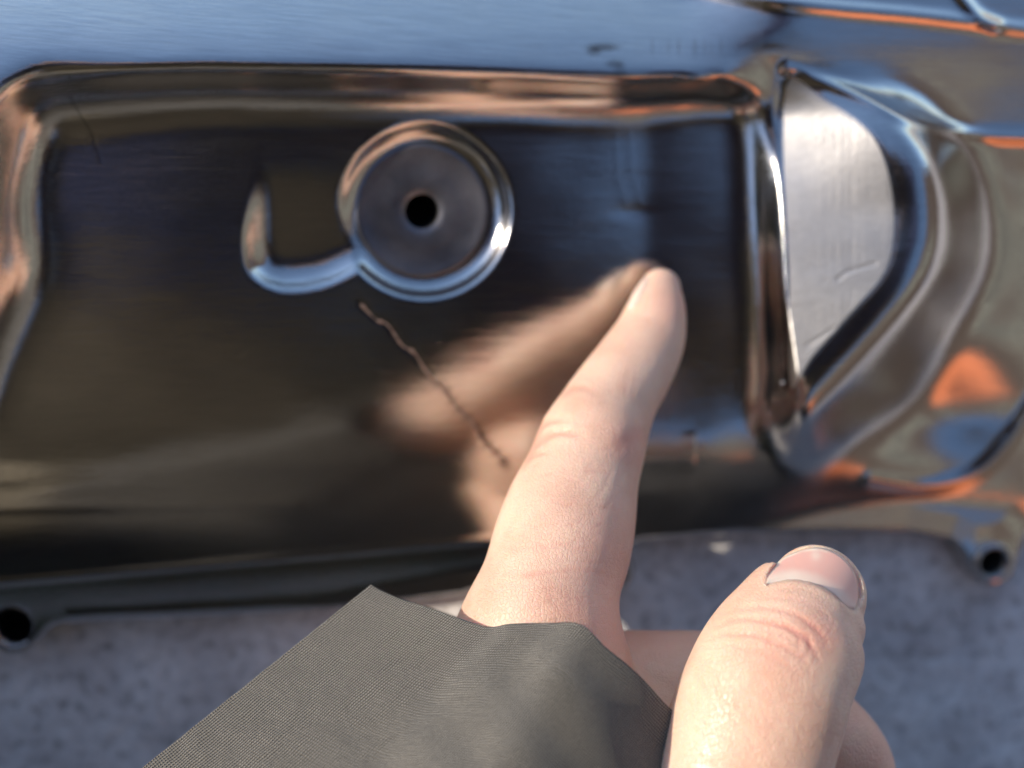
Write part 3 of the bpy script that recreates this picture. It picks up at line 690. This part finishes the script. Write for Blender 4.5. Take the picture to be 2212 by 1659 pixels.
# kneeling legs, unseen; the left knee is placed to shade the ground
M_DEN = simple('dark_denim', (0.035, 0.035, 0.04), 0.8)
tr = fuse('trousers', [blobt([W(-60, -760, 330, 170), W(-170, -520, 240, 125), W(-270, -230, 110, 90), W(-300, -45, 66, 68)]), blobt([W(-300, -45, 62, 66), W(-330, -300, 62, 58), W(-330, -500, 70, 60)]),
                       blobt([W(-60, -760, 330, 170), W(60, -560, 220, 120), W(140, -400, 130, 100), W(150, -330, 98, 92)]), blobt([W(150, -330, 85, 80), W(170, -560, 75, 62)])], 9, M_DEN, person, 8)

# ------------------------------------------------------------------ unseen surroundings, added for the cover to mirror
def boxw(name, c, ax, half, m_, parent, bev=0.0):        # c mm, ax = (right, forward) unit vectors, half sizes mm
    r_, f_ = [np.array(a, float) for a in ax]; up_ = np.array([0, 0, 1.0]); V_ = []
    for dz in (-1, 1):
        for dy in (-1, 1):
            for dx in (-1, 1): V_.append(np.array(c)+r_*half[0]*dx+f_*half[1]*dy+up_*half[2]*dz)
    F_ = [(0, 1, 3, 2), (4, 6, 7, 5), (0, 4, 5, 1), (2, 3, 7, 6), (0, 2, 6, 4), (1, 5, 7, 3)]
    return link_mesh(name, V_, F_, m_, parent, smooth=False)
azh = math.radians(118); fw = np.array([math.sin(azh), math.cos(azh), 0]); rt = np.array([math.cos(azh), -math.sin(azh), 0])
house = thing('added_house', 'dark brown timber house with an orange door, unseen, added for the cover to mirror', 'house')
HC = fw*3600.
M_TIM = simple('dark_timber', (0.045, 0.030, 0.023), 0.7); M_PALE = simple('pale_paint', (0.42, 0.45, 0.40), 0.6)
M_ORA = simple('orange_paint', (0.75, 0.17, 0.03), 0.5)
plank = None
for k in range(22):
    z_ = 110+k*205.
    if plank is None: plank = boxw('plank', HC+np.array([0, 0, z_]), (rt, fw), (4300, 18, 98), M_TIM, house)
    else:
        o = plank.copy(); sc.collection.objects.link(o); o.parent = house; o.location = (0, 0, k*205.*S); o.rotation_euler = (0, 0, 0)
boxw('wall', HC+fw*140+np.array([0, 0, 2260.]), (rt, fw), (4290, 110, 2260), M_TIM, house)
door = boxw('door', HC+rt*2200-fw*45+np.array([0, 0, 1150.]), (rt, fw), (760, 22, 1150), M_ORA, house)  # added to give the cover its orange reflections
for sx_ in (-1, 1):
    boxw('door_panel', HC+rt*(2200+sx_*360)-fw*78+np.array([0, 0, 1150.]), (rt, fw), (290, 10, 950), M_ORA, door)
def window(x_, z_, w_, h_):
    f_ = boxw('window', HC+rt*x_-fw*40+np.array([0, 0, z_]), (rt, fw), (w_, 20, h_), M_PALE, house)
    boxw('pane', HC+rt*(x_-w_*.48)-fw*66+np.array([0, 0, z_]), (rt, fw), (w_*.40, 5, h_*.85), M_BORE, f_)
    boxw('pane', HC+rt*(x_+w_*.48)-fw*66+np.array([0, 0, z_]), (rt, fw), (w_*.40, 5, h_*.85), M_BORE, f_)
window(-1500, 1900, 620, 760); window(-300, 2700, 520, 760); window(1500, 3500, 380, 480)

# unseen leaf screen to the west, added to darken reflections, leaves the sun clear
M_LEAF = simple('hedge_leaf', (0.045, 0.06, 0.025), 0.6)
added_hedge = thing('added_hedge', 'dark green leaf screen, unseen, added to darken what the cover mirrors', 'added_hedge')
V_ = []; F_ = []
for k in range(24000):
    az = math.radians(rng.uniform(-193, -88)); rr = rng.uniform(2600, 3100); zz = rng.uniform(20, 1900)
    c = np.array([math.sin(az)*rr, math.cos(az)*rr, zz]); a = nrm(rng.normal(size=3)); b_ = nrm(np.cross(a, rng.normal(size=3))); q_ = rng.uniform(45, 85)
    o_ = len(V_); V_ += [c-a*q_, c-b_*q_*.5, c+a*q_, c+b_*q_*.5]; F_.append((o_, o_+1, o_+2, o_+3))
fo = link_mesh('foliage', V_, np.array(F_), M_LEAF, added_hedge, smooth=False)
